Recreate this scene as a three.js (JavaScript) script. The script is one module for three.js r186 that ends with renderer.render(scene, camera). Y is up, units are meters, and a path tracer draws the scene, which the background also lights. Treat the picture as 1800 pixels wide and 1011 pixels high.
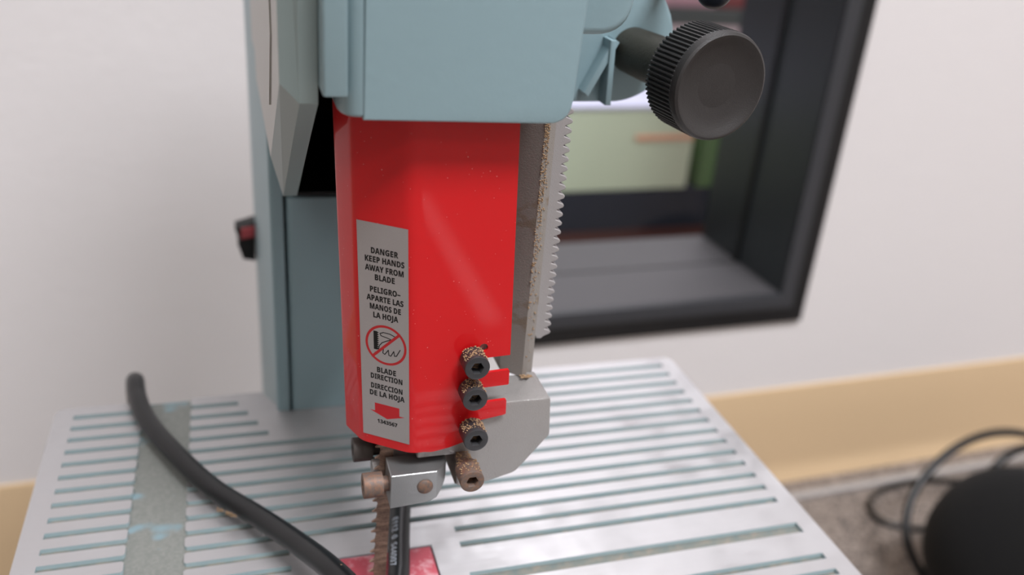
import * as THREE from 'three';
import { mergeGeometries, toCreasedNormals } from 'three/addons/utils/BufferGeometryUtils.js';
import { RectAreaLightUniformsLib } from 'three/addons/lights/RectAreaLightUniformsLib.js';
import { RoundedBoxGeometry } from 'three/addons/geometries/RoundedBoxGeometry.js';
import { Brush, Evaluator, INTERSECTION, SUBTRACTION } from 'three-bvh-csg';

// ------------------------------------------------------------------ camera, exposure, lights
const U = 0.0075;                 // one unit of the saw = one groove pitch of its table, 7.5 mm
const TY = 40;                    // table top stands 40 units (30 cm) above the floor
const scene = new THREE.Scene();
const pos = (x, y, z) => new THREE.Vector3(x * U, (y + TY) * U, z * U);
const camera = new THREE.PerspectiveCamera(35.867, 1800 / 1011, 0.01, 30);
camera.position.copy(pos(8.5375, 26.7817, 41.9608));
camera.up.set(0.0553, 0.9023, -0.4276);
camera.lookAt(camera.position.clone().add(new THREE.Vector3(0.2903, -0.4243, -0.8577)));
camera.focus = 30.6 * U;
camera.userData.fStop = 8;
const renderer = new THREE.WebGLRenderer({ antialias: true });
renderer.toneMapping = THREE.LinearToneMapping;
renderer.toneMappingExposure = 1.05;
renderer.shadowMap.enabled = true;
RectAreaLightUniformsLib.init();
scene.background = new THREE.Color(0x000000);
// ceiling panels: [x, z in metres, width, depth, brightness]
const PANELS = [[0.6, 1.1, 1.2, 0.6, 34], [-1.2, 0.9, 1.2, 0.6, 4], [0.6, 2.3, 1.2, 0.6, 4], [0.8, -1.35, 1.2, 0.6, 24]];
const CEIL = 2.6;

// ------------------------------------------------------------------ helpers
let seed = 7;
const rnd = () => { seed = (seed * 1664525 + 1013904223) >>> 0; return seed / 4294967296; };
const names = {};
function numbered(n) { const k = names[n] = (names[n] ?? -1) + 1; return k ? `${n}_${String(k).padStart(3, '0')}` : n; }
const V = (x, y, z) => new THREE.Vector3(x, y, z);
function shapeOf(pts, holes = []) {
  const s = new THREE.Shape(pts.map(p => new THREE.Vector2(p[0], p[1])));
  for (const h of holes) s.holes.push(new THREE.Path(h.map(p => new THREE.Vector2(p[0], p[1]))));
  return s;
}
function circlePts(cx, cy, r, n, from = 0, to = Math.PI * 2) { const o = []; for (let i = 0; i < n; i++) { const a = from + (to - from) * i / n; o.push([cx + r * Math.cos(a), cy + r * Math.sin(a)]); } return o; }
// polygon with rounded corners: pts [x, y, r]
function rounded(pts, seg = 5) {
  const o = [], n = pts.length;
  for (let i = 0; i < n; i++) {
    const p = pts[i], r = p[2] || 0;
    if (!r) { o.push([p[0], p[1]]); continue; }
    const a = pts[(i + n - 1) % n], b = pts[(i + 1) % n];
    const da = Math.hypot(a[0] - p[0], a[1] - p[1]), db = Math.hypot(b[0] - p[0], b[1] - p[1]);
    const ua = [(a[0] - p[0]) / da, (a[1] - p[1]) / da], ub = [(b[0] - p[0]) / db, (b[1] - p[1]) / db];
    for (let k = 0; k <= seg; k++) {
      const t = k / seg, q0 = (1 - t) * (1 - t), q1 = 2 * t * (1 - t), q2 = t * t;
      o.push([q0 * (p[0] + ua[0] * r) + q1 * p[0] + q2 * (p[0] + ub[0] * r), q0 * (p[1] + ua[1] * r) + q1 * p[1] + q2 * (p[1] + ub[1] * r)]);
    }
  }
  return o;
}
// extrude an XY outline along +Z from z0 to z1
function exZ(shape, z0, z1, bevel = 0, seg = 2) {
  const g = new THREE.ExtrudeGeometry(shape, { depth: z1 - z0 - 2 * bevel, bevelEnabled: bevel > 0, bevelSize: bevel, bevelThickness: bevel, bevelOffset: -bevel, bevelSegments: seg, curveSegments: 12 });
  return g.translate(0, 0, z0 + bevel);
}
// extrude a plan outline given as [x, z] along Y
function exY(plan, y0, y1, bevel = 0, holes = [], seg = 2) {
  const g = exZ(shapeOf(plan.map(p => [p[0], -p[1]]), holes.map(h => h.map(p => [p[0], -p[1]]))), y0, y1, bevel, seg);
  return g.rotateX(-Math.PI / 2);
}
// extrude an outline given as [z, y] along X from x0 to x1
function exX(pts, x0, x1, bevel = 0) {
  const g = exZ(shapeOf(pts.map(p => [-p[0], p[1]])), x0, x1, bevel);
  return g.rotateY(Math.PI / 2);
}
function box(x0, x1, y0, y1, z0, z1, r = 0) {
  const w = x1 - x0, h = y1 - y0, d = z1 - z0;
  const g = r ? new RoundedBoxGeometry(w, h, d, 3, r) : new THREE.BoxGeometry(w, h, d);
  return g.translate((x0 + x1) / 2, (y0 + y1) / 2, (z0 + z1) / 2);
}
function lathe(pts, seg = 40) { return new THREE.LatheGeometry(pts.map(p => new THREE.Vector2(p[0], p[1])), seg); }   // about Y
function aim(g, dir) { return g.applyQuaternion(new THREE.Quaternion().setFromUnitVectors(V(0, 1, 0), dir.clone().normalize())); }
function shear(g, k, y0) { const p = g.attributes.position; for (let i = 0; i < p.count; i++) p.setX(i, p.getX(i) + k * (p.getY(i) - y0)); g.computeVertexNormals(); return g; }
function tube(pts, r, n, radial = 14) { return new THREE.TubeGeometry(new THREE.CatmullRomCurve3(pts.map(p => V(...p)), false, 'centripetal'), n, r, radial); }
// planar uv in metres by the way each triangle faces
function metricUV(g) {
  g = g.index ? g.toNonIndexed() : g;
  const p = g.attributes.position, uv = new Float32Array(p.count * 2), a = V(), b = V(), c = V();
  for (let i = 0; i < p.count; i += 3) {
    a.fromBufferAttribute(p, i); b.fromBufferAttribute(p, i + 1); c.fromBufferAttribute(p, i + 2);
    const n = b.clone().sub(a).cross(c.clone().sub(a)); const ax = Math.abs(n.x), ay = Math.abs(n.y), az = Math.abs(n.z);
    [a, b, c].forEach((q, k) => { const t = ay >= ax && ay >= az ? [q.x, -q.z] : ax >= az ? [q.z, q.y] : [q.x, q.y]; uv[(i + k) * 2] = t[0]; uv[(i + k) * 2 + 1] = t[1]; });
  }
  g.setAttribute('uv', new THREE.BufferAttribute(uv, 2)); return g;
}
function joined(list) {
  list = (Array.isArray(list) ? list : [list]).map(g => { g = g.index ? g.toNonIndexed() : g; for (const k of Object.keys(g.attributes)) if (!['position', 'normal', 'uv'].includes(k)) g.deleteAttribute(k); g.clearGroups(); return g; });
  return list.length > 1 ? mergeGeometries(list) : list[0];
}
function tag(o, label, category, kind, group) { if (label) o.userData.label = label; if (category) o.userData.category = category; if (kind) o.userData.kind = kind; if (group) o.userData.group = group; return o; }
function thing(name, label, category, x, y, z) {
  const o = new THREE.Group(); o.name = numbered(name); o.position.copy(pos(x, y, z)); o.userData.at = undefined; delete o.userData.at;
  o.base = o.position.clone(); scene.add(o); return tag(o, label, category);
}
// one mesh out of geometry in saw units; parent keeps the place of its thing
function mesh(name, list, material, parent = scene, opt = {}) {
  let g = joined(list);
  if (opt.crease !== 0) { g.scale(40, 40, 40); g = toCreasedNormals(g, opt.crease ?? 0.55); g.scale(1 / 40, 1 / 40, 1 / 40); }   // its corners are told apart at 1/100 unit
  g.scale(U, U, U).translate(0, TY * U, 0);
  if (!opt.keepUV) g = metricUV(g);
  const base = parent.base; if (base) g.translate(-base.x, -base.y, -base.z);
  const m = new THREE.Mesh(g, material); m.name = parent === scene ? numbered(name) : name; m.base = base; m.castShadow = m.receiveShadow = true;
  parent.add(m); return tag(m, opt.label, opt.category, opt.kind, opt.group);
}

// ------------------------------------------------------------------ textures
function noiseGrid(n) { const a = new Float32Array(n * n); for (let i = 0; i < n * n; i++) a[i] = rnd(); return a; }
function fbm(size, octaves, gain = 0.5) {          // tiling value noise, octaves = list of cells across
  const out = new Float32Array(size * size); let amp = 1, tot = 0;
  for (const oc of octaves) {
    const [cx, cy] = Array.isArray(oc) ? oc : [oc, oc], g = new Float32Array(cx * cy).map(() => rnd());
    for (let y = 0; y < size; y++) for (let x = 0; x < size; x++) {
      const fx = x / size * cx, fy = y / size * cy, ix = Math.floor(fx), iy = Math.floor(fy);
      let tx = fx - ix, ty = fy - iy; tx = tx * tx * (3 - 2 * tx); ty = ty * ty * (3 - 2 * ty);
      const x1 = (ix + 1) % cx, y1 = (iy + 1) % cy;
      out[y * size + x] += amp * ((g[iy * cx + ix] * (1 - tx) + g[iy * cx + x1] * tx) * (1 - ty) + (g[y1 * cx + ix] * (1 - tx) + g[y1 * cx + x1] * tx) * ty);
    }
    tot += amp; amp *= gain;
  }
  return out.map(v => v / tot);
}
function dataTex(size, f, metres, srgb = false) {
  const d = new Uint8Array(size * size * 4);
  for (let i = 0; i < size * size; i++) { const c = f(i); for (let k = 0; k < 3; k++) d[i * 4 + k] = Math.max(0, Math.min(255, Math.round((Array.isArray(c) ? c[k] : c) * 255))); d[i * 4 + 3] = 255; }
  const t = new THREE.DataTexture(d, size, size); t.wrapS = t.wrapT = THREE.RepeatWrapping; t.magFilter = THREE.LinearFilter; t.minFilter = THREE.LinearMipmapLinearFilter;
  t.repeat.set(1 / metres, 1 / metres); if (srgb) t.colorSpace = THREE.SRGBColorSpace; t.needsUpdate = true; return t;
}
const lerp = (a, b, t) => a + (b - a) * t, mix3 = (a, b, t) => a.map((v, k) => lerp(v, b[k], t)), clamp = t => Math.max(0, Math.min(1, t));
const hex = h => [(h >> 16 & 255) / 255, (h >> 8 & 255) / 255, (h & 255) / 255];
const nFine = fbm(512, [64, 128, 256], 0.7), nCoarse = fbm(512, [5, 11, 23, 47], 0.6), nSand = fbm(512, [170, 256], 0.8), nMid = fbm(512, [16, 32, 70], 0.6), nBrush = fbm(512, [[6, 200], [12, 256]], 0.7);
const bumpSand = dataTex(512, i => nSand[i], 0.03), bumpPaint = dataTex(512, i => nMid[i], 0.03), bumpWall = dataTex(512, i => nFine[i] * 0.6 + nMid[i] * 0.4, 0.25);
const roughMetal = dataTex(512, i => 0.14 + 0.55 * nCoarse[i] + 0.12 * nBrush[i], 0.09);

// ------------------------------------------------------------------ materials
const std = (color, roughness, metalness = 0, extra = {}) => new THREE.MeshStandardMaterial({ color, roughness, metalness, side: THREE.DoubleSide, ...extra });
const phys = (color, roughness, metalness = 0, extra = {}) => new THREE.MeshPhysicalMaterial({ color, roughness, metalness, side: THREE.DoubleSide, ...extra });
const M = {
  wall: std(0xe9e4e3, 0.75, 0, { bumpMap: bumpWall, bumpScale: 0.0003 }),
  ceiling: std(0xe8e6e2, 0.9),
  plainWall: std(0xd8d4d0, 0.85),
  cove: std(0xdabd97, 0.5),
  paint: phys(0x8ba3a9, 0.4, 0, { bumpMap: bumpPaint, bumpScale: 0.000035 }),
  panelGrey: std(0xb0aea8, 0.38),
  black: std(0x0a0a0b, 0.6),
  blackShell: std(0x080707, 1.0),
  frameBlack: std(0x141416, 0.5),
  frameGrey: std(0x3a3b3f, 0.45),
  jamb: std(0x34393c, 0.42),
  knob: std(0x302d2c, 0.5, 0, { bumpMap: bumpSand, bumpScale: 0.00005 }),
  shaft: std(0x3b382f, 0.55, 0.2, { bumpMap: bumpSand, bumpScale: 0.0001 }),
  cast: std(0xa5a19e, 0.5, 0.4, { bumpMap: bumpSand, bumpScale: 0.00011, roughnessMap: dataTex(512, i => 0.75 + 0.25 * nMid[i], 0.03) }),
  rack: std(0xa7a3a2, 0.5, 0.3, { bumpMap: bumpSand, bumpScale: 0.00004 }),
  table: std(0xbcbabb, 1.0, 0.7, { roughnessMap: roughMetal, bumpMap: dataTex(512, i => nBrush[i], 0.05), bumpScale: 0.000012 }),
  groove: std(0xa6babe, 0.6),
  screw: std(0x4a4a4c, 0.45, 0.6),
  socket: std(0x1c1a18, 0.7, 0.3),
  rusty: std(0x7a6358, 0.6, 0.35, { map: dataTex(512, i => mix3(hex(0x6e625c), hex(0x8a6a58), clamp(nMid[i] * 2 - 0.5)), 0.012, true) }),
  dust: std(0x9c7f60, 0.95),
  cord: std(0x0e0f11, 0.34),
  strip: std(0xb9b5b4, 0.45, 0.3),
  glass: phys(0xffffff, 0.02, 0, { transmission: 1, thickness: 0, ior: 1.35 }),
  redRocker: std(0xb04a50, 0.4),
};
M.rusty.color.set(0xffffff);
{ // red powder paint with sparse pale specks of dust
  const px = new Float32Array(1024 * 1024);
  for (let k = 0; k < 260; k++) { const x = Math.floor(rnd() * 1020), y = Math.floor(rnd() * 1020), s = rnd() < 0.2 ? 2 : 1; for (let a = 0; a <= s; a++) for (let b = 0; b <= s; b++) px[(y + a) * 1024 + x + b] = 0.4 + 0.5 * rnd(); }
  M.red = phys(0xffffff, 0.6, 0, { specularIntensity: 0.5, map: dataTex(1024, i => mix3(hex(0xcf0d15), hex(0xe8cfc4), px[i]), 0.085, true), clearcoat: 0.6, clearcoatRoughness: 0.05, bumpMap: bumpPaint, bumpScale: 0.00002 });
  // zinc coloured floor of the mitre slot with left-over patches of blue paint
  const patch = fbm(512, [9, 17, 30], 0.5), grit = fbm(512, [90, 200], 0.7);
  M.zinc = std(0xffffff, 0.6, 0.25, { map: dataTex(512, i => { const c = mix3(hex(0x7a7d78), hex(0x8e8f8a), grit[i]); return mix3(c, hex(0x86a4b0), 0.75 * clamp((patch[i] - 0.64) * 10)); }, 0.075, true), bumpMap: bumpSand, bumpScale: 0.00006 });
  const scuff = fbm(512, [7, 15, 40, 90], 0.7);
  M.insert = std(0xffffff, 0.45, 0, { map: dataTex(512, i => mix3(hex(0xb54a57), hex(0xcda5a8), clamp((scuff[i] - 0.55) * 6) * 0.7), 0.03, true) });
  const rust = fbm(512, [[4, 20], [9, 50], 60], 0.7);
  M.blade = std(0xffffff, 0.5, 0.45, { map: dataTex(512, i => mix3(hex(0x6b564b), hex(0xa28775), clamp(rust[i] * 2 - 0.5)), 0.02, true) });
  const c1 = fbm(1024, [60, 140, 300, 512], 0.85), c2 = fbm(512, [6, 14], 0.6);
  M.carpet = std(0xffffff, 0.98, 0, { map: dataTex(1024, i => mix3(hex(0x5e5652), hex(0xb8a99d), clamp((c1[i] - 0.5) * 2.6 + 0.5)), 0.16, true), bumpMap: dataTex(1024, i => c1[i], 0.16), bumpScale: 0.0025 });
  M.dustyCast = M.cast;
}
// ------------------------------------------------------------------ lettering
function canvasTex(w, h, draw) { const c = document.createElement('canvas'); c.width = w; c.height = h; draw(c.getContext('2d'), w, h); const t = new THREE.CanvasTexture(c); t.colorSpace = THREE.SRGBColorSpace; return t; }
const labelTex = canvasTex(448, 2040, (g, W, H) => {
  g.fillStyle = '#a9a3a1'; g.fillRect(0, 0, W, H);
  for (let i = 0; i < 2500; i++) { g.fillStyle = rnd() < 0.5 ? 'rgba(210,204,200,0.35)' : 'rgba(120,112,110,0.25)'; g.fillRect(rnd() * W, rnd() * H, 2 + rnd() * 3, 2); }
  g.fillStyle = '#151313'; g.textAlign = 'center'; g.textBaseline = 'middle';
  const line = (s, f, size, width, cx = 0.53) => { g.save(); g.font = `bold ${size}px sans-serif`; const m = g.measureText(s).width; g.translate(W * cx, H * f); g.scale(width * W / m, 1); g.fillText(s, 0, 0); g.lineWidth = 3; g.strokeStyle = '#151313'; g.strokeText(s, 0, 0); g.restore(); };
  line('DANGER', .118, 70, .54); line('KEEP HANDS', .156, 70, .79); line('AWAY FROM', .195, 70, .77); line('BLADE', .233, 70, .41);
  line('PELIGRO\u2013', .288, 70, .62); line('APARTE LAS', .327, 70, .74); line('MANOS DE', .365, 70, .64); line('LA HOJA', .403, 70, .51);
  line('BLADE', .66, 70, .41); line('DIRECTION', .695, 70, .68); line('DIRECCION', .743, 70, .68); line('DE LA HOJA', .779, 70, .74);
  line('1343567', .918, 52, .43);
  // arrow
  g.fillStyle = '#c8242b'; g.beginPath();
  const ax = f => W * (0.53 + f), ay = f => H * f;
  for (const [i, p] of [[-.26, .828], [.26, .828], [.26, .868], [.37, .868], [0, .898], [-.37, .868], [-.26, .868]].entries()) i ? g.lineTo(ax(p[0]), ay(p[1])) : g.moveTo(ax(p[0]), ay(p[1]));
  g.closePath(); g.fill();
  // saw blade and hand in a barred ring
  const cx = W * 0.53, cy = H * 0.535, R = 178;
  g.fillStyle = '#151313'; g.fillRect(cx - 112, cy - 118, 34, 176);
  for (let k = 0; k < 9; k++) { g.beginPath(); g.moveTo(cx - 80, cy - 116 + k * 19); g.lineTo(cx - 62, cy - 108 + k * 19); g.lineTo(cx - 80, cy - 98 + k * 19); g.fill(); }
  g.fillRect(cx - 104, cy + 84, 22, 22);
  g.strokeStyle = '#151313'; g.lineWidth = 8; g.lineJoin = 'round'; g.lineCap = 'round';
  const path = pts => { g.beginPath(); pts.forEach((p, i) => i ? g.lineTo(cx + p[0], cy + p[1]) : g.moveTo(cx + p[0], cy + p[1])); g.stroke(); };
  path([[96, -98], [40, -118], [-20, -120], [-52, -104], [-44, -84], [10, -76], [52, -66], [10, -46], [-34, -20], [-60, 14], [-70, 52], [-48, 58], [-22, 30]]);
  path([[-22, 30], [-30, 78], [-12, 88], [22, 40], [26, 88], [44, 92], [72, 40], [78, 84], [96, 80], [130, 14]]);
  g.strokeStyle = '#c02a2e'; g.lineWidth = 22; g.beginPath(); g.arc(cx, cy, R, 0, 7); g.stroke();
  g.lineWidth = 24; g.beginPath(); g.moveTo(cx + R * 0.7, cy - R * 0.72); g.lineTo(cx - R * 0.7, cy + R * 0.72); g.stroke();
});
labelTex.anisotropy = 8;
M.label = std(0xffffff, 0.36, 0.35, { map: labelTex });

// ------------------------------------------------------------------ the room (wall frame: s along the wall, y, depth behind the wall face)
const WA = 0.0353, W0 = -32, WT = 16.4;
const turned = g => g.rotateY(WA);
const S = (name, g, m, parent = scene, opt = {}) => mesh(name, (Array.isArray(g) ? g : [g]).map(turned), m, parent, { kind: parent === scene ? 'structure' : undefined, ...opt });
const wx0 = -260, wx1 = 330, zFront = 400, zFar = -320, yF = -40, yC = (CEIL / U) - 40;
const OP = [28, 66.7, -13.4, 110];           // window opening: s0, s1, sill, head
S('wall_back', exZ(shapeOf([[wx0, yF], [wx1, yF], [wx1, yC], [wx0, yC]], [[[OP[0] - 2, OP[2] - 2], [OP[1] + 2, OP[2] - 2], [OP[1] + 2, OP[3] + 2], [OP[0] - 2, OP[3] + 2]]]), W0 - WT, W0), M.wall);
S('floor', box(wx0, wx1, yF - 8, yF, zFar, zFront), M.carpet);
S('ceiling', box(wx0, wx1, yC, yC + 10, zFar, zFront), M.ceiling);
S('wall_left', box(wx0 - 16, wx0, yF, yC, zFar, zFront), std(0x77726d, 0.85));
S('wall_right', box(wx1, wx1 + 16, yF, yC, zFar, zFront), M.plainWall);
S('wall_front', box(wx0 - 16, wx1 + 16, yF, yC, zFront, zFront + 16), std(0x8d8781, 0.85));
S('wall_far', box(wx0 - 16, wx1 + 16, yF, yC, zFar - 16, zFar), std(0xb9a9ad, 0.85));
// vinyl cove base with a rolled foot
const coveProfile = [[W0, yF], [W0 + 1.1, yF], [W0 + 1.05, yF + 0.2], [W0 + 0.75, yF + 0.9], [W0 + 0.45, yF + 1.8], [W0 + 0.35, yF + 3], [W0 + 0.35, yF + 13.3], [W0 + 0.25, yF + 13.65], [W0, yF + 13.7]];
S('baseboard_back', exX(coveProfile, wx0, wx1), M.cove);
// window: jambs and sill run through the wall, with a dark casing on our side
const win = tag(new THREE.Group(), null, null, 'structure'); win.name = 'window_1'; scene.add(win);
const zb = W0 - WT - 0.4, zf = W0 + 0.6;
S('jamb', [box(OP[1], OP[1] + 1.95, OP[2] - 1.9, OP[3] + 1.9, zb, zf), box(OP[0] - 1.95, OP[0], OP[2] - 1.9, OP[3] + 1.9, zb, zf), box(OP[0], OP[1], OP[3], OP[3] + 1.9, zb, zf)], M.jamb, win);
S('sill', box(OP[0], OP[1], OP[2] - 1.9, OP[2], zb, zf), std(0x464446, 0.6), win);
const ring = (a, b, c, d, e) => exZ(shapeOf([[OP[0] - a, OP[2] - a], [OP[1] + a, OP[2] - a], [OP[1] + a, OP[3] + a], [OP[0] - a, OP[3] + a]], [[[OP[0] - b, OP[2] - b], [OP[1] + b, OP[2] - b], [OP[1] + b, OP[3] + b], [OP[0] - b, OP[3] + b]]]), c, d, e);
S('window_casing', ring(1.75, 0, W0 + 0.02, W0 + 0.8, 0.12), M.frameGrey, win);
S('window_seal', ring(3.7, 1.75, W0 + 0.02, W0 + 0.5, 0.1), M.frameBlack, win);
const gz = W0 - 8.5;
S('window_bead', [box(OP[1] - 0.35, OP[1], OP[2], OP[3], gz - 0.3, gz + 0.3), box(OP[0], OP[0] + 0.35, OP[2], OP[3], gz - 0.3, gz + 0.3), box(OP[0], OP[1], OP[2], OP[2] + 0.06, gz - 0.15, gz + 0.15), box(OP[0], OP[1], OP[3] - 0.35, OP[3], gz - 0.3, gz + 0.3)], M.frameBlack, win);
S('pane', new THREE.PlaneGeometry(OP[1] - OP[0] - 0.2, OP[3] - OP[2] - 0.1).translate((OP[0] + OP[1]) / 2, (OP[2] + OP[3]) / 2, gz), M.glass, win);
// ceiling light panels, a glowing diffuser in a frame and a light just below it
for (const [x, z, w, d, L] of PANELS) {
  const t = thing('ceiling_light', `flat rectangular ceiling light panel ${['nearest above the saw', 'over the left side of the saw', 'farthest back behind the viewer', 'in the room beyond the window'][PANELS.findIndex(p => p[0] === x && p[1] === z)]}`, 'light', x / U, CEIL / U - TY, z / U); t.userData.group = 'ceiling light panels';
  const X = x / U, Z = z / U, hw = w / U / 2, hd = d / U / 2;
  mesh('light_frame', exY([[X - hw - 3, Z - hd - 3], [X + hw + 3, Z - hd - 3], [X + hw + 3, Z + hd + 3], [X - hw - 3, Z + hd + 3]], yC - 2.5, yC, 0, [[[X - hw, Z - hd], [X + hw, Z - hd], [X + hw, Z + hd], [X - hw, Z + hd]]]), M.ceiling, t);
  mesh('diffuser', box(X - hw, X + hw, yC - 1.6, yC - 0.6, Z - hd, Z + hd), std(0xffffff, 0.8, 0, { emissive: 0xfff4e8, emissiveIntensity: 1.3 }), t);
  const l = new THREE.RectAreaLight(0xf7f9ff, L, w, d); l.position.set(x, CEIL - 0.02, z); l.rotation.x = -Math.PI / 2; l.castShadow = true; scene.add(l);
}

// ------------------------------------------------------------------ the band saw
const saw = thing('band_saw', 'grey-green benchtop band saw with red blade guard, slotted aluminium table and black knurled knob', 'saw', 13.4, -40, 0);
const P = (name, g, m, parent = saw, opt = {}) => mesh(name, g, m, parent, opt);

// table: grooved top plates over a painted body, open mitre slot at x 3.25 .. 5.65
{
  const L = -0.92, Rr = 33.85, B = -1.12, F = 31.1, d = 0.2, s = 0.36, x0 = 0, x1 = 32.92, mA = 3.3, mB = 5.62, e = 0.09;
  const idx = [...Array(14).keys(), ...Array(14).keys()].map((v, k) => k < 14 ? v : v + 17);
  const left = [[L, F - 0.8], [L + 0.8, F], [mA, F]];
  for (let i = idx.length - 1; i >= 0; i--) { const z = idx[i]; left.push([mA, z + e], [mA - e, z], [x0, z], [x0, z - s], [mA - e, z - s], [mA, z - s - e]); }
  left.push([mA, B], [L + 0.5, B], [L + 0.15, B + 0.15], [L, B + 0.5]);
  const right = [[mB, B], [9.2, B], [10.3, 0.97], [17.3, 0.97], [18.4, B], [Rr - 0.5, B], [Rr - 0.15, B + 0.15], [Rr, B + 0.5], [Rr, F - 0.8], [Rr - 0.8, F], [mB, F]];
  const holes = [];
  for (let i = idx.length - 1; i >= 0; i--) {
    const z = idx[i], k = z > 15 ? 30 - z : z;         // the pattern mirrors about z = 15
    const end = z < 4 ? 8.0 + 0.475 * z : z <= 11 || z > 18 ? x1 : 9.84;
    const zz = z;
    right.push([mB, zz + e], [mB + e, zz], [end, zz], [end, zz - s], [mB + e, zz - s], [mB, zz - s - e]);
    if (z < 4) { const a = 18.8 - 0.475 * (z - 0) + 0.9; holes.push([[a, z - s], [x1, z - s], [x1, z], [a, z]]); }
    if (end === 9.84) holes.push([[17.02, z - s], [x1, z - s], [x1, z], [17.02, z]]);
  }
  holes.push([[17.0, 14.55], [x1, 14.55], [x1, 15.2], [17.0, 15.2]]);
  holes.push([[11.08, 12.58], [15.8, 12.58], [15.8, 16.65], [11.08, 16.65]]);
  const top = (o, h) => exY(o, -d, 0, 0, h || []);
    // faces silver, groove walls painted: two materials on one mesh
  const build = (o, h) => { const r = top(o, h); r.scale(U, U, U).translate(0, TY * U, 0); const u = metricUV(r); u.translate(-saw.base.x, -saw.base.y, -saw.base.z); return u; };
  const table = new THREE.Group(); table.name = 'table'; table.base = saw.base; saw.add(table);
  for (const [o, h] of [[left, []], [right, holes]]) { const g0 = build(o, h); const m = new THREE.Mesh(g0, [M.table, M.groove]); m.name = 'table_top'; m.castShadow = m.receiveShadow = true; table.add(m); }
  const under = [[L, B + 0.5], [L + 0.5, B], [9.2, B], [10.3, 0.97], [17.3, 0.97], [18.4, B], [Rr - 0.5, B], [Rr, B + 0.5], [Rr, F - 0.8], [Rr - 0.8, F], [L + 0.8, F], [L, F - 0.8]];
  const body = exY(under.map(p => [p[0] + (p[0] < 5 ? 0.01 : -0.0), p[1]]), -2.2, -d, 0, [[[11.08, 12.58], [15.8, 12.58], [15.8, 16.65], [11.08, 16.65]]]);
  P('table_body', body, M.grooveFloor = std(0xffffff, 0.7, 0.1, { map: dataTex(512, i => mix3(hex(0x66716f), hex(0x857e73), clamp(nMid[i] * 1.6 - 0.3)), 0.04, true) }), table);
  P('mitre_slot', box(mA - 0.02, mB + 0.02, -d - 0.02, -d + 0.012, B, F), M.zinc, table);
  const ins = [exY([[11.16, 12.66], [15.72, 12.66], [15.72, 16.57], [11.16, 16.57]], -0.5, 0.0, 0.02, [[[12.6, 14.5], [13.75, 14.5], [13.75, 14.95], [12.6, 14.95]]])];
  P('table_insert', ins, M.insert, saw, { label: 'scuffed red plastic insert round the blade' });
}
// column: painted casting with its door side, running down through the table notch to a foot on the floor
P('column', [exY(rounded([[10.75, 0.95, 0.35], [17, 0.95, 0.4], [17, -14, 0.4], [10.75, -14, 0]]), -36, 11.9, 0.1)], M.paintDark = M.paint);
P('column_door', [exY(rounded([[10.62, 0.9, 0.06], [9.98, 0.95, 0.25], [9.5, -13, 0.5], [10.62, -14, 0]]), -36, 21, 0.05)], M.paint);
P('foot', [exY(rounded([[3, 26, 1.5], [25, 26, 1.5], [25, -17, 1.5], [3, -17, 1.5]]), -40, -36.1, 0.4)], M.paint);
P('lower_housing', [exY(rounded([[9.4, 17, 1], [17, 17, 1], [17, 1.05, 0.2], [9.4, 1.05, 0.2]]), -36, -6, 0.2)], M.paint);
P('trunnion', [box(12, 16, -6, -2.3, 6, 11, 0.3), box(20, 24, -5, -2.3, 4, 9, 0.3), exX([[2, -12], [9, -5.1], [4, -5.1], [1.2, -10]], 17, 24)], M.paint);
// dark inside of the upper wheel housing with its wheel
P('housing_liner', [box(11.1, 17.3, 11.95, 12.1, -13.9, 0.8), box(10.95, 11.1, 11.95, 24, -13.9, 0.6), box(17.2, 17.35, 11.95, 24, -13.9, 9), box(11.1, 17.2, 11.95, 30, -14, -13.8)], M.black);
P('wheel', [aim(new THREE.CylinderGeometry(14.4, 14.4, 1.6, 64), V(1, 0, 0)).translate(13.6, 31.5, 0)], M.black, saw, { label: 'black rubber-tyred wheel in the housing' });
// upper housing: casting rim beside the door and the arm head over the guard
P('housing', [box(17.35, 17.7, 19.5, 34, -14, 11.4), box(11.0, 17.7, 34, 34.4, -14, 16.6), box(10.7, 17.7, 12, 34, -14.4, -14.0),
  exY(rounded([[11.0, 16.75, 0.12], [11.72, 16.75, 0.12], [11.72, 8, 0], [11.0, 8, 0]]), 20.6, 34, 0.06)], M.paint);
{
  const front = exZ(shapeOf(rounded([[12.17, 19.9], [18.1, 19.78], [18.52, 19.9, 0.5], [19.2, 34], [12.27, 34]].map((p, i) => i === 1 ? [18.56, 19.77, 0.75] : i === 2 ? null : p).filter(Boolean))), 16.25, 16.62, 0.06, 3);
  const strip = exY(rounded([[12.17, 16.55, 0], [11.75, 16.5, 0.3], [11.5, 15.9, 0.3], [11.5, 9, 0], [11.8, 9, 0], [11.8, 15.9, 0], [12.17, 16.2, 0]]), 19.95, 34, 0.12, [], 3);
  const sideR = exX(rounded([[16.3, 19.95, 0.2], [11.2, 19.95, 0.2], [11.2, 34], [16.3, 34]]), 18.1, 18.48, 0.05);
  const back = box(17.6, 18.4, 20, 34, 11.0, 11.4);
  P('arm_head', [front, strip, sideR, back, box(11.6, 18.4, 24.2, 24.5, 11.2, 16.3)], M.paint);
}
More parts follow.
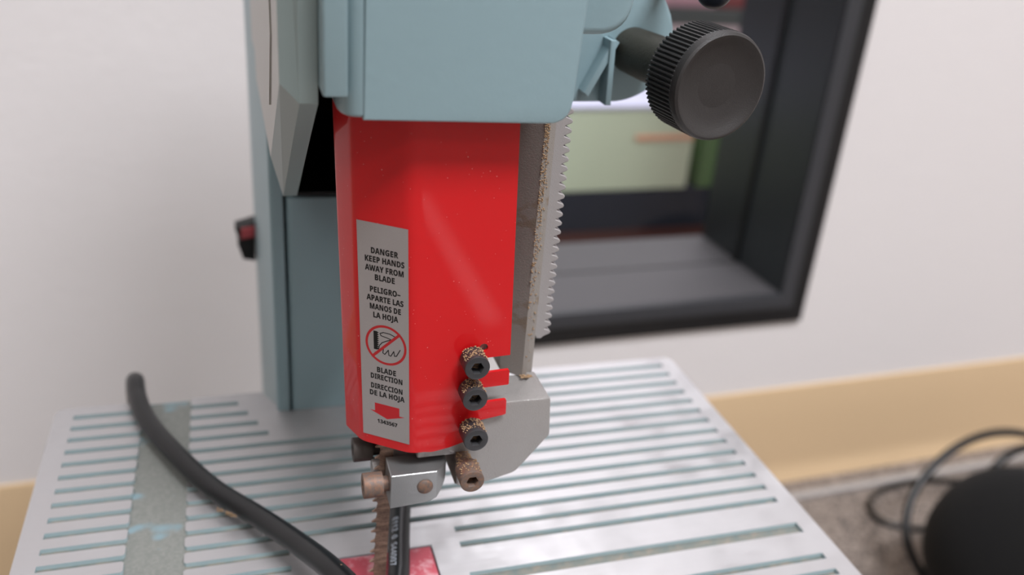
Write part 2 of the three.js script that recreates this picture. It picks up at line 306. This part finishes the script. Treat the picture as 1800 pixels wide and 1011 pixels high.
// door of the upper wheel housing: flat outer panel, sloping rim, chamfered lower corner
{
  const O = [V(9.9, 34, 15.6), V(9.9, 20.65, 15.3), V(9.9, 15.85, 7.1), V(9.71, 16.81, -14), V(9.71, 34, -14)];
  const R1 = [V(10.44, 34, 16.2), V(10.44, 20.12, 15.55), V(10.42, 13.6, 5.35), V(10.42, 14.2, -14.6), V(10.42, 34, -14.6)];
  const R2 = R1.map(p => V(10.98, p.y, p.z));
  const v = [], tri = (a, b, c) => v.push(...a.toArray(), ...b.toArray(), ...c.toArray());
  const fan = (r, f) => { for (let i = 1; i < r.length - 1; i++) f ? tri(r[0], r[i + 1], r[i]) : tri(r[0], r[i], r[i + 1]); };
  fan(R2, true);
  for (const [a, b] of [[O, R1], [R1, R2]]) for (let i = 0; i < 5; i++) { const j = (i + 1) % 5; tri(a[i], b[i], b[j]); tri(a[i], b[j], a[j]); }
  const g = new THREE.BufferGeometry(); g.setAttribute('position', new THREE.Float32BufferAttribute(v, 3)); g.setAttribute('uv', new THREE.Float32BufferAttribute(new Float32Array(v.length / 3 * 2), 2)); g.computeVertexNormals();
  P('housing_door', g, std(0x8b9896, 0.4), saw, { crease: 0.2 });
  // the grey outer face, with a raised field in it
  const of = new THREE.BufferGeometry(), ov = []; for (let i = 1; i < 4; i++) ov.push(...O[0].toArray(), ...O[i].toArray(), ...O[i + 1].toArray());
  of.setAttribute('position', new THREE.Float32BufferAttribute(ov, 3)); of.setAttribute('uv', new THREE.Float32BufferAttribute(new Float32Array(ov.length / 3 * 2), 2)); of.computeVertexNormals();
  const fx = z => 9.71 + (z + 14) / 29.3 * 0.19 - 0.035, pan = [[11.9, 34], [11.7, 21.4], [9.3, 18.5], [-13.5, 17.6], [-13.5, 34]].map(p => V(fx(p[0]), p[1], p[0])), pv = [];
  for (let i = 1; i < 4; i++) for (const p of [pan[0], pan[i], pan[i + 1]]) pv.push(...p.toArray());
  for (let i = 0; i < 5; i++) { const a = pan[i], b = pan[(i + 1) % 5], a2 = a.clone().add(V(0.1, 0, 0)), b2 = b.clone().add(V(0.1, 0, 0)); for (const p of [a, b, b2, a, b2, a2]) pv.push(...p.toArray()); }
  const pg = new THREE.BufferGeometry(); pg.setAttribute('position', new THREE.Float32BufferAttribute(pv, 3)); pg.setAttribute('uv', new THREE.Float32BufferAttribute(new Float32Array(pv.length / 3 * 2), 2)); pg.computeVertexNormals();
  P('door_face', [of, pg], M.panelGrey, saw, { crease: 0.2, label: 'grey outer face of the housing door' });
}
// power switch on the column side
{
  const sw = P('power_switch', exZ(shapeOf([[8.32, 5.41], [9.52, 5.78], [9.47, 3.24], [8.72, 3.39], [8.43, 4.41], [8.55, 4.68]]), -13, -11.5, 0.06), M.black);
  P('rocker', exZ(shapeOf([[8.69, 5.51], [9.51, 5.63], [9.47, 4.91], [8.65, 4.79]]), -11.7, -11.36, 0.05), M.redRocker, sw, { label: 'red rocker' });
}
// lobe behind the arm head that carries the knob, with ribs and a boss
P('clamp_lobe', [exZ(shapeOf(rounded([[17.5, 18.3], [24.3, 18.34, 0.6], [25.7, 19.0, 0.9], [26.35, 21.3, 1.2], [25.1, 23.2, 0.5], [23.5, 27, 0], [17.5, 27, 0]])), 7.0, 8.0, 0.12),
  exZ(shapeOf([[22.15, 18.9], [22.35, 18.7], [23.45, 20.9], [23.2, 21.05]]), 7.9, 8.7, 0.05), exZ(shapeOf([[23.1, 18.4], [23.35, 18.4], [23.25, 21], [23.0, 21]]), 7.9, 8.8, 0.05)], M.paint);
P('boss', exZ(shapeOf(rounded([[18.3, 22.04], [21.45, 22.05, 1.3], [21.5, 28, 0], [18.3, 28, 0]], 8)), 8, 14.0, 0.25, 4), M.paint);
{ // knurled knob on its shaft
  const ax = V(Math.sin(0.14), -0.02, Math.cos(0.14)).normalize(), at = V(25.2, 20.36, 14);
  const up = g => { aim(g, ax); return g.translate(at.x, at.y, at.z); };
  const teeth = [], N = 72; for (let k = 0; k < N; k++) for (const [f, r] of [[0, 1.9], [0.28, 1.98], [0.6, 1.98], [0.85, 1.9]]) { const a = (k + f) / N * Math.PI * 2; teeth.push([r * Math.cos(a), r * Math.sin(a)]); }
  const drum = exZ(shapeOf(teeth), -1.95, -0.3, 0.05, 1).rotateX(-Math.PI / 2);
  const cap = lathe([[0, -0.36], [0.6, -0.33], [1.2, -0.24], [1.62, -0.12], [1.76, -0.02], [1.84, 0], [1.93, -0.06], [1.97, -0.18], [1.96, -0.4], [0, -0.45]], 72);
  const kn = P('knob', [up(drum.toNonIndexed()), up(cap)], M.knob, saw, { crease: 0.4 });
  P('knob_shaft', up(lathe([[0, -6.9], [0.8, -6.9], [0.93, -6.2], [0.96, -4.6], [0.92, -3.2], [0.95, -2.4], [1.1, -1.9], [0, -1.9]], 32)), M.shaft, kn);
}
// lever knob whose underside just shows at the top of the picture
{ const k = P('lever', [aim(new THREE.CylinderGeometry(0.3, 0.3, 4.6, 16), V(0, 0.05, 1)).translate(25.3, 23.5, 9.7)], M.shaft);
  P('lever_knob', new THREE.SphereGeometry(0.68, 24, 16).translate(25.4, 23.45, 12), std(0x1b2434, 0.35), k); }
// guide bar and rack
P('guide_bar', [exY([[18.1, 13.05], [18.8, 13.75], [18.98, 13.75], [19.05, 13.5], [19.3, 13.45], [19.3, 11.9], [18.1, 11.9]], 8.9, 20.2, 0)], M.bar = std(0xa39f9b, 0.5, 0.1, { bumpMap: bumpSand, bumpScale: 0.00006, map: dataTex(512, i => mix3(hex(0xe8e4e0), hex(0xc9b39a), clamp((nCoarse[i] - 0.62) * 8) * 0.6), 0.03, true) }));
{
  const rk = [[19.28, 19.6], [19.28, 10.55], [19.42, 10.32], [19.6, 10.3]]; let y = 10.4;
  while (y < 19.2) { rk.push([19.72, y], [19.96, y + 0.1], [19.98, y + 0.17], [19.94, y + 0.24], [19.72, y + 0.33]); y += 0.35; }
  rk.push([19.72, 19.6]);
  P('rack', [exZ(shapeOf(rk), 12.3, 13.3, 0.03, 1)], M.rack);
}
// guide bracket casting with the cap screws on its face
const bracketZ = 15.52;
{
  const o = rounded([[14.4, 12], [16.72, 12], [16.76, 8.98], [19.4, 8.98, 0.12], [19.52, 7.31, 0.1], [18.25, 5.72, 0.22], [17.1, 5.42, 0.1], [15.92, 5.38, 0.15], [15.95, 6.95, 0], [15.5, 7.0, 0.3], [15.3, 7.4, 0.1], [14.4, 7.4]]);
  const ev = new Evaluator(); ev.attributes = ['position', 'normal', 'uv'];
  const a = new Brush(exZ(shapeOf(o), 13.5, bracketZ, 0.07)), b = new Brush(exY([[16.9, 13.2], [18.7, 13.2], [19.0, 14.0], [18.2, 14.95], [16.9, 15.0]], 8.86, 9.4)); a.updateMatrixWorld(); b.updateMatrixWorld();
  const g = ev.evaluate(a, b, SUBTRACTION).geometry; g.clearGroups();
  P('guide_bracket', g, M.cast);
  P('bracket_cheek', box(15.88, 17.4, 5.44, 6.95, 12.0, 15.44, 0.03), M.lug = std(0x6f655b, 0.75, 0.2, { bumpMap: bumpSand, bumpScale: 0.0001 }));
}
function screwGeo(r, len, shank) {   // socket cap screw along +Y, its bearing face at y = 0
  const hexPts = circlePts(0, 0, r * 0.5, 6), ring = exY(circlePts(0, 0, r, 28), len * 0.45, len, r * 0.08, [hexPts.slice().reverse()]);
  return { head: [ring, new THREE.CylinderGeometry(r, r, len * 0.5, 28).translate(0, len * 0.25, 0)], shank: new THREE.CylinderGeometry(r * 0.62, r * 0.62, shank, 20).translate(0, -shank / 2, 0), floor: new THREE.CylinderGeometry(r * 0.55, r * 0.55, 0.02, 16).translate(0, len * 0.46, 0) };
}
const dustBits = [];
function capScrew(parent, at, dir, r, len, shank, mat) {
  const s = screwGeo(r, len, shank), up = g => aim(g, dir).translate(at.x, at.y, at.z);
  const h = P('cap_screw', [...s.head.map(up), up(s.shank)], mat, parent, { crease: 0.6 });
  return h;
}
// sawdust lying on screws and ledges
function dustAt(n, f) { const list = []; for (let i = 0; i < n; i++) { const p = f(); const s = 0.012 + 0.026 * rnd(); list.push(new THREE.IcosahedronGeometry(s, 0).scale(1, 0.6, 1.2).rotateY(rnd() * 3).translate(p[0], p[1], p[2])); } return list; }
const onTop = (at, r, z0, z1) => () => { const a = Math.PI / 2 + (rnd() - 0.5) * 2.2; return [at.x + r * Math.cos(a), at.y + r * Math.sin(a), lerp(z0, z1, rnd())]; };
for (const [x, y, zBase, len, shank, m] of [[16.13, 11.2, 15.85, 0.75, 0.4, M.screw], [16.13, 9.92, 15.85, 0.75, 0.4, M.screw], [16.22, 8.3, 15.95, 0.8, 0.5, M.screw], [16.1, 6.72, 16.2, 0.85, 0.75, M.rusty]]) {
  const at = V(x, y, zBase);
  capScrew(saw, at, V(0, 0, 1), 0.45, len, shank, m);
  dustBits.push(...dustAt(m === M.rusty ? 60 : 120, onTop(at, 0.455, zBase - 0.02, zBase + len * 0.8)), ...dustAt(90, onTop(at, 0.29, zBase - shank, zBase)), ...dustAt(60, () => { const a = rnd() * 6.28, q = Math.sqrt(rnd()) * 0.16; return [x + q * Math.cos(a), y - 0.08 + q * Math.sin(a), zBase + len * 0.5]; }));
}
// front guide block holding the thrust roller pin, and the one behind the blade
{
  const ev = new Evaluator(); ev.attributes = ['position', 'normal', 'uv'];
  const plan = new Brush(exY(rounded([[13.32, 14.78], [13.32, 16.0, 0.05], [15.05, 16.0, 0.05], [15.5, 15.5, 0.15], [15.55, 14.78]]), 4.9, 6.58, 0.03, [], 1));
  const face = new Brush(exZ(shapeOf(rounded([[13.2, 5.12], [14.75, 5.22, 0.25], [15.35, 5.55, 0.35], [15.6, 6.2, 0.1], [15.6, 6.7], [13.2, 6.7]])), 14, 17)); plan.updateMatrixWorld(); face.updateMatrixWorld();
  const g = ev.evaluate(plan, face, INTERSECTION).geometry; g.clearGroups();
  const blk = P('guide_block', g, M.block = std(0xa4a4a4, 0.36, 0.8, { bumpMap: bumpSand, bumpScale: 0.00003 }), saw, { crease: 0.35 });
  P('rivet', aim(lathe([[0, 0.14], [0.14, 0.13], [0.24, 0.1], [0.295, 0.05], [0.3, -0.1], [0, -0.1]], 28), V(0, 0, 1)).translate(14.6, 5.95, 16.0), M.rusty, blk, { label: 'brown rivet head' });
  P('guide_block', [box(13.35, 15.4, 5.6, 7.2, 13.1, 14.55, 0.06)], M.cast);
  capScrew(saw, V(13.1, 5.85, 15.42), V(-1, 0, 0), 0.47, 0.72, 0.3, M.rusty);
  capScrew(saw, V(12.95, 6.3, 13.75), V(-1, 0, 0), 0.47, 0.72, 0.45, M.rustDark = std(0x4c4541, 0.6, 0.3));
  P('guide_pin', [aim(new THREE.CylinderGeometry(0.36, 0.36, 0.5, 20), V(-1, 0, 0)).translate(13.15, 5.75, 14.2), box(14.4, 16.4, 6.7, 8, 13.8, 15.3, 0.1)], M.cast);
}
// blade with teeth towards -x
{
  const pts = [[13.52, -6], [13.62, 24], [13.04, 24]]; const tp = 0.5;
  for (let y = 23.5; y > -6; y -= tp) { const k = 0.0033 * (y - 24); pts.push([13.14 + k, y + 0.34], [13.1 + k, y + 0.14], [12.93 + k, y + 0.02], [13.1 + k, y - 0.01]); }
  const g = exZ(shapeOf(pts), 14.66, 14.74);
  P('blade', shear(g, 0.028, 4.5), M.blade, saw, { crease: 0.1 });
}
// red sheet-metal guard: one bent wall and a flat front with open screw slots, leaning slightly
{
  const t = 0.13, zg = 15.72, k = -0.033, y0 = 12, a1 = 35 * Math.PI / 180, a2 = 68 * Math.PI / 180;
  const F1 = [13.93, zg], w2 = 1.98, w3 = 1.32;
  const F2 = [F1[0] - w2 * Math.cos(a1), zg - w2 * Math.sin(a1)], F3 = [F2[0] - w3 * Math.cos(a2), F2[1] - w3 * Math.sin(a2)], F4 = [F3[0] + 0.9, F3[1] - 0.9];
  const outer = [[14.42, zg], F1, F2, F3, F4], off = [];
  for (let i = 0; i < outer.length; i++) {
    const dirs = []; if (i) dirs.push([outer[i][0] - outer[i - 1][0], outer[i][1] - outer[i - 1][1]]); if (i < outer.length - 1) dirs.push([outer[i + 1][0] - outer[i][0], outer[i + 1][1] - outer[i][1]]);
    let nx = 0, nz = 0; dirs.forEach(d => { const l = Math.hypot(...d); nx += -d[1] / l; nz += d[0] / l; }); const l = Math.hypot(nx, nz), c = dirs.length > 1 ? (dirs.reduce((q, d) => q + (-d[1] * nx + d[0] * nz) / Math.hypot(...d) / l, 0) / 2) : 1;
    off.push([outer[i][0] + nx / l * t / c, outer[i][1] + nz / l * t / c]);
  }
  const rr = [0, 0.3, 0.25, 0.25, 0];
  const plan = rounded([...outer.map((p, i) => [p[0], p[1], rr[i]]), ...off.map((p, i) => [p[0], p[1], Math.max(0, rr[i] - 0.1)]).reverse()], 7);
  const wallG = exY(plan, 7.3, 23);
  const front = rounded([[14.42, 23], [14.42, 7.3], [14.72, 7.26, 0.1], [15.35, 7.38], [16.1, 7.62, 0.05], [16.18, 8.4, 0.1], [17.48, 8.6, 0.06], [17.48, 9.24, 0.06], [16.6, 9.2], [15.85, 9.25, 0.3], [15.75, 9.85, 0.3], [16.6, 9.84], [17.54, 9.88, 0.06], [17.54, 10.5, 0.06], [16.7, 10.46], [15.85, 10.5, 0.3], [15.8, 11.05, 0.3], [16.7, 11.08], [17.54, 11.12, 0.03], [17.46, 23]], 4);
  const hole = circlePts(16.55, 11.5, 0.16, 14).reverse();
  const frontG = exZ(shapeOf(front, [hole]), zg - t, zg, 0);
  const guard = P('blade_guard', [shear(wallG, k, y0), shear(frontG, k, y0)], M.red, saw, { crease: 0.5, label: 'folded red sheet-metal blade guard' });
  // the warning label lies on the angled face
  const dx = -Math.cos(a1), dz = -Math.sin(a1), nx = -Math.sin(a1), nz = Math.cos(a1), o = 0.012;
  const pt = (d, y) => [F1[0] + dx * d + nx * o + k * (y - y0) , y, F1[1] + dz * d + nz * o];
  const uL = 1.90, uR = 0.05, yb = 7.68, yt = 16.08;
  const q = [pt(uL, yb), pt(uR, yb), pt(uR, yt), pt(uL, yt)];
  const g = new THREE.BufferGeometry(); const qq = [0, 1, 2, 0, 2, 3];
  g.setAttribute('position', new THREE.Float32BufferAttribute(qq.flatMap(i => q[i]), 3)); g.setAttribute('uv', new THREE.Float32BufferAttribute(qq.flatMap(i => [[0, 0], [1, 0], [1, 1], [0, 1]][i]), 2)); g.computeVertexNormals();
  P('warning_label', g, M.label, guard, { keepUV: true, crease: 0, label: 'silver warning label with black and red print' });
  dustBits.push(...dustAt(70, () => [19.2 - rnd() * 0.5, 9.0, 13.75 + rnd() * 0.25]), ...dustAt(520, () => { const y = lerp(9, 20, 1 - rnd() * rnd()); return [lerp(18.78, 18.98, rnd()), y, 13.755]; }), ...dustAt(60, () => [lerp(19.02, 19.2, rnd()), lerp(9, 20, rnd()), 13.5]));
}
{ const dust = P('sawdust', dustBits, M.dust, saw, { kind: 'stuff', crease: 0.1 }); }

// ------------------------------------------------------------------ the cord over the table
{
  const path = [[-6, -39.45, -16], [-1, -39.4, -9], [1.6, -37.5, -7], [2.4, -30, -6.2], [2.5, -14, -5], [2.5, -5, -4.2], [2.6, -0.6, -3.4], [2.85, 0.75, -2.1], [3.1, 0.8, -0.3], [3.72, 0.72, 1.87], [5.2, 0.72, 5.02], [6.84, 0.72, 7.87], [8.68, 0.9, 10.39], [10.23, 1.5, 13.2], [11.37, 2.2, 15.83], [12.4, 2.5, 18.4], [13.7, 2.3, 20.8], [14.9, 1.5, 21.8], [15.1, 0.8, 20.8], [14.1, 0.55, 18.8], [13.52, 0.52, 17], [14.06, 0.52, 14.25], [14.4, 0.52, 12.4], [14.8, 0.52, 10.5], [15.3, 0.52, 8], [15.6, 0.52, 5], [15.3, 0.52, 2]];
  const curve = new THREE.CatmullRomCurve3(path.map(p => V(...p)), false, 'centripetal');
  const t = thing('power_cord', 'thick black cord arching over the slotted table and running under the saw guard', 'cord', 2.6, -40, -5);
  mesh('sheath', [new THREE.TubeGeometry(curve, 420, 0.46, 20), new THREE.SphereGeometry(0.46, 20, 10).translate(15.3, 0.52, 2)], M.cord, t, { keepUV: true, crease: 0 });
  const crumbs = [...dustAt(70, () => { const q = rnd(), a = Math.PI * (0.85 + 0.3 * rnd()); return [lerp(7.25, 8.05, q) - 0.33 + 0.06 * rnd(), 0.86 - 0.1 * rnd() + 0.13 * Math.sin(a), lerp(9.1, 9.75, q) + 0.3]; }), ...dustAt(14, () => { const q = rnd(); return [lerp(10.3, 11.5, q) + 0.1 * rnd(), lerp(2.0, 2.66, q), lerp(13.4, 15.9, q)]; })];
  mesh('sawdust', crumbs, M.dust, t, { kind: 'stuff', crease: 0.1 });
  // white print along the stretch that lies on the table
  const A = V(14.8, 0.52, 10.5), B = V(13.6, 0.52, 16.4), ax = B.clone().sub(A).normalize(), side = V(0, 1, 0).cross(ax).normalize(), v = [], uv = [], n = 10, len = A.distanceTo(B);
  const at = (f, w) => { const a = lerp(1.62, 2.45, w), p = A.clone().addScaledVector(ax, f * len); return p.addScaledVector(side, Math.cos(a) * 0.466).add(V(0, Math.sin(a) * 0.466, 0)); };
  for (let i = 0; i < n; i++) for (const [f, w] of [[0, i / n], [1, i / n], [1, (i + 1) / n], [0, i / n], [1, (i + 1) / n], [0, (i + 1) / n]]) { v.push(...at(f, w).toArray()); uv.push(f, 1 - w); }
  const g = new THREE.BufferGeometry(); g.setAttribute('position', new THREE.Float32BufferAttribute(v, 3)); g.setAttribute('uv', new THREE.Float32BufferAttribute(uv, 2)); g.computeVertexNormals();
  const tex = canvasTex(1024, 72, (c, W, H) => { c.fillStyle = '#0e0f11'; c.fillRect(0, 0, W, H); c.fillStyle = '#a4acb6'; c.font = 'bold 72px sans-serif'; c.textBaseline = 'middle'; c.fillText('E112  0  S44007', 190, H / 2 + 3); });
  mesh('print', g, std(0xffffff, 0.36, 0, { map: tex }), t, { keepUV: true, crease: 0, label: 'pale lettering along the cord' });
}
// ------------------------------------------------------------------ on the floor at the right
{
  const t = mesh('cable_channel', [turned(box(52, 200, -40, -39.4, -28.3, -27.4, 0.15))], M.strip, scene, { label: 'long pale metal strip lying on the carpet in front of the tan baseboard', category: 'strip' });
  const h = thing('rounded_housing', 'rounded matte black housing on the carpet, cut off by the right edge of the picture', 'appliance', 81, -40, -7.5);
  const tilt = V(-0.45, 0.75, 0.35);
  mesh('shell', aim(lathe([[0, 8.6], [3, 8.3], [5.8, 7], [7.9, 4.8], [9, 2], [9.25, 0], [9.1, -1], [8.4, -1.2], [0, -1.2]], 64), tilt).translate(81, -31, -7.5), M.blackShell, h);
  mesh('lower_shell', aim(lathe([[8.2, -1.2], [8.2, -2.5], [7, -4.5], [4.5, -6.4], [0, -7.2]], 48), tilt).translate(81, -31, -7.5), M.lower = std(0x3a3534, 0.7), h);
  mesh('foot_ring', new THREE.CylinderGeometry(4.5, 5, 4, 40).translate(81, -38, -7.5), M.lower, h);
  mesh('hook', aim(new THREE.TorusGeometry(0.55, 0.2, 10, 24, 4.4), V(0.3, 0.4, 1)).translate(72.6, -33.6, -8.6), std(0x9a9692, 0.35, 0.5), h, { label: 'small grey hook at the edge' });
  const cordPath = [[88, -38.5, -12], [92, -39.6, -18], [93, -39.6, -20.5], [88.7, -39.6, -21.2], [84.84, -39.6, -21.6], [81.56, -39.6, -22.57], [79.4, -39.6, -24.4], [79.7, -39.6, -26.8], [82.85, -39.6, -29], [87.4, -39.5, -29.8], [91.5, -39.5, -29.5], [96, -39.6, -28.3], [104, -39.6, -22], [106, -39.4, -12]];
  mesh('floor_cord', [tube(cordPath, 0.36, 240, 12)], M.cord, scene, { keepUV: true, crease: 0, label: 'thin black cord looped flat on the carpet beside the strip', category: 'cord' });
  const arch = [[75.87, -38.02, -11.63], [75.65, -37.22, -13.26], [75.08, -35.22, -15.61], [75.7, -33.4, -17.46], [77.27, -31.44, -19.07], [79.73, -29.65, -20.28], [83.01, -27.91, -21.2], [86.79, -26.79, -21.64], [90.69, -26.61, -21.58], [94.28, -27.38, -21.15], [95.51, -28.71, -21.24], [94.52, -29.45, -21.79], [92.84, -30.79, -22.28], [91.3, -32.23, -22.09]].concat([[104, -39.6, -30]]);
  mesh('arched_cord', [tube(arch, 0.48, 240, 12)], M.cord, scene, { keepUV: true, crease: 0, label: 'black cord standing in a tall arch before the tan baseboard', category: 'cord' });
}
tag(mesh('cable_duct', [box(44.2, 47.8, -40, -37.6, 108, 168, 0.4)], std(0xf2f0ee, 0.4), scene), 'straight white plastic cable duct on the carpet outside the view, mirrored in the red guard', 'cable duct');
// ------------------------------------------------------------------ what stands beyond the window
{
  const z0 = -70, T = g => turned(g);
  const cab = thing('cabinet', 'pale green cabinet on a navy plinth seen through the window', 'cabinet', 70, -40, z0);
  mesh('cabinet_body', T(box(20, 76.2, -14.8, -2.6, z0 - 40, z0, 0.3)), std(0xc3cfb4, 0.6), cab);
  mesh('cabinet_top', T(box(20, 76.4, -2.6, -2.0, z0 - 40, z0 + 0.3, 0.15)), std(0xc8cbe0, 0.5), cab);
  mesh('plinth', T(box(20, 83, -21, -14.8, z0 - 40, z0 + 0.2, 0.2)), std(0x0f1826, 0.9), cab);
  mesh('base_panel', T(box(20, 83, -40, -21, z0 - 40, z0, 0.2)), std(0x43211b, 0.9), cab);
  mesh('handle', T(box(66.5, 76, -7.2, -6.4, z0 - 0.1, z0 + 0.4, 0.2)), std(0xe0a585, 0.5), cab, { label: 'orange handle strip' });
  mesh('binder', T(box(78, 81, -14.75, -5.5, z0 - 20, z0 + 0.1, 0.2)), std(0x4f7040, 0.6), scene, { label: 'dark green upright binder right of the pale green cabinet front', category: 'binder' });
  const sh = thing('wall_shelf', 'dark grey shelf board seen through the top of the window behind the black knob', 'shelf', 70, 5, -110);
  mesh('shelf_board', T(box(40, 105, 4.4, 7.2, -118, -100, 0.2)), std(0x4b5453, 0.6), sh);
  mesh('box', T(box(70, 96, 7.2, 17, -116, -102, 0.3)), std(0xd3a9b4, 0.6), scene, { label: 'pale pink box on the shelf seen through the window above the black knob', category: 'box' });
  mesh('box', T(box(96.5, 103, 7.2, 15, -116, -102, 0.3)), std(0x8c4648, 0.6), scene, { label: 'dark red box at the right end of the shelf beyond the window', category: 'box' });
}
renderer.render(scene, camera);
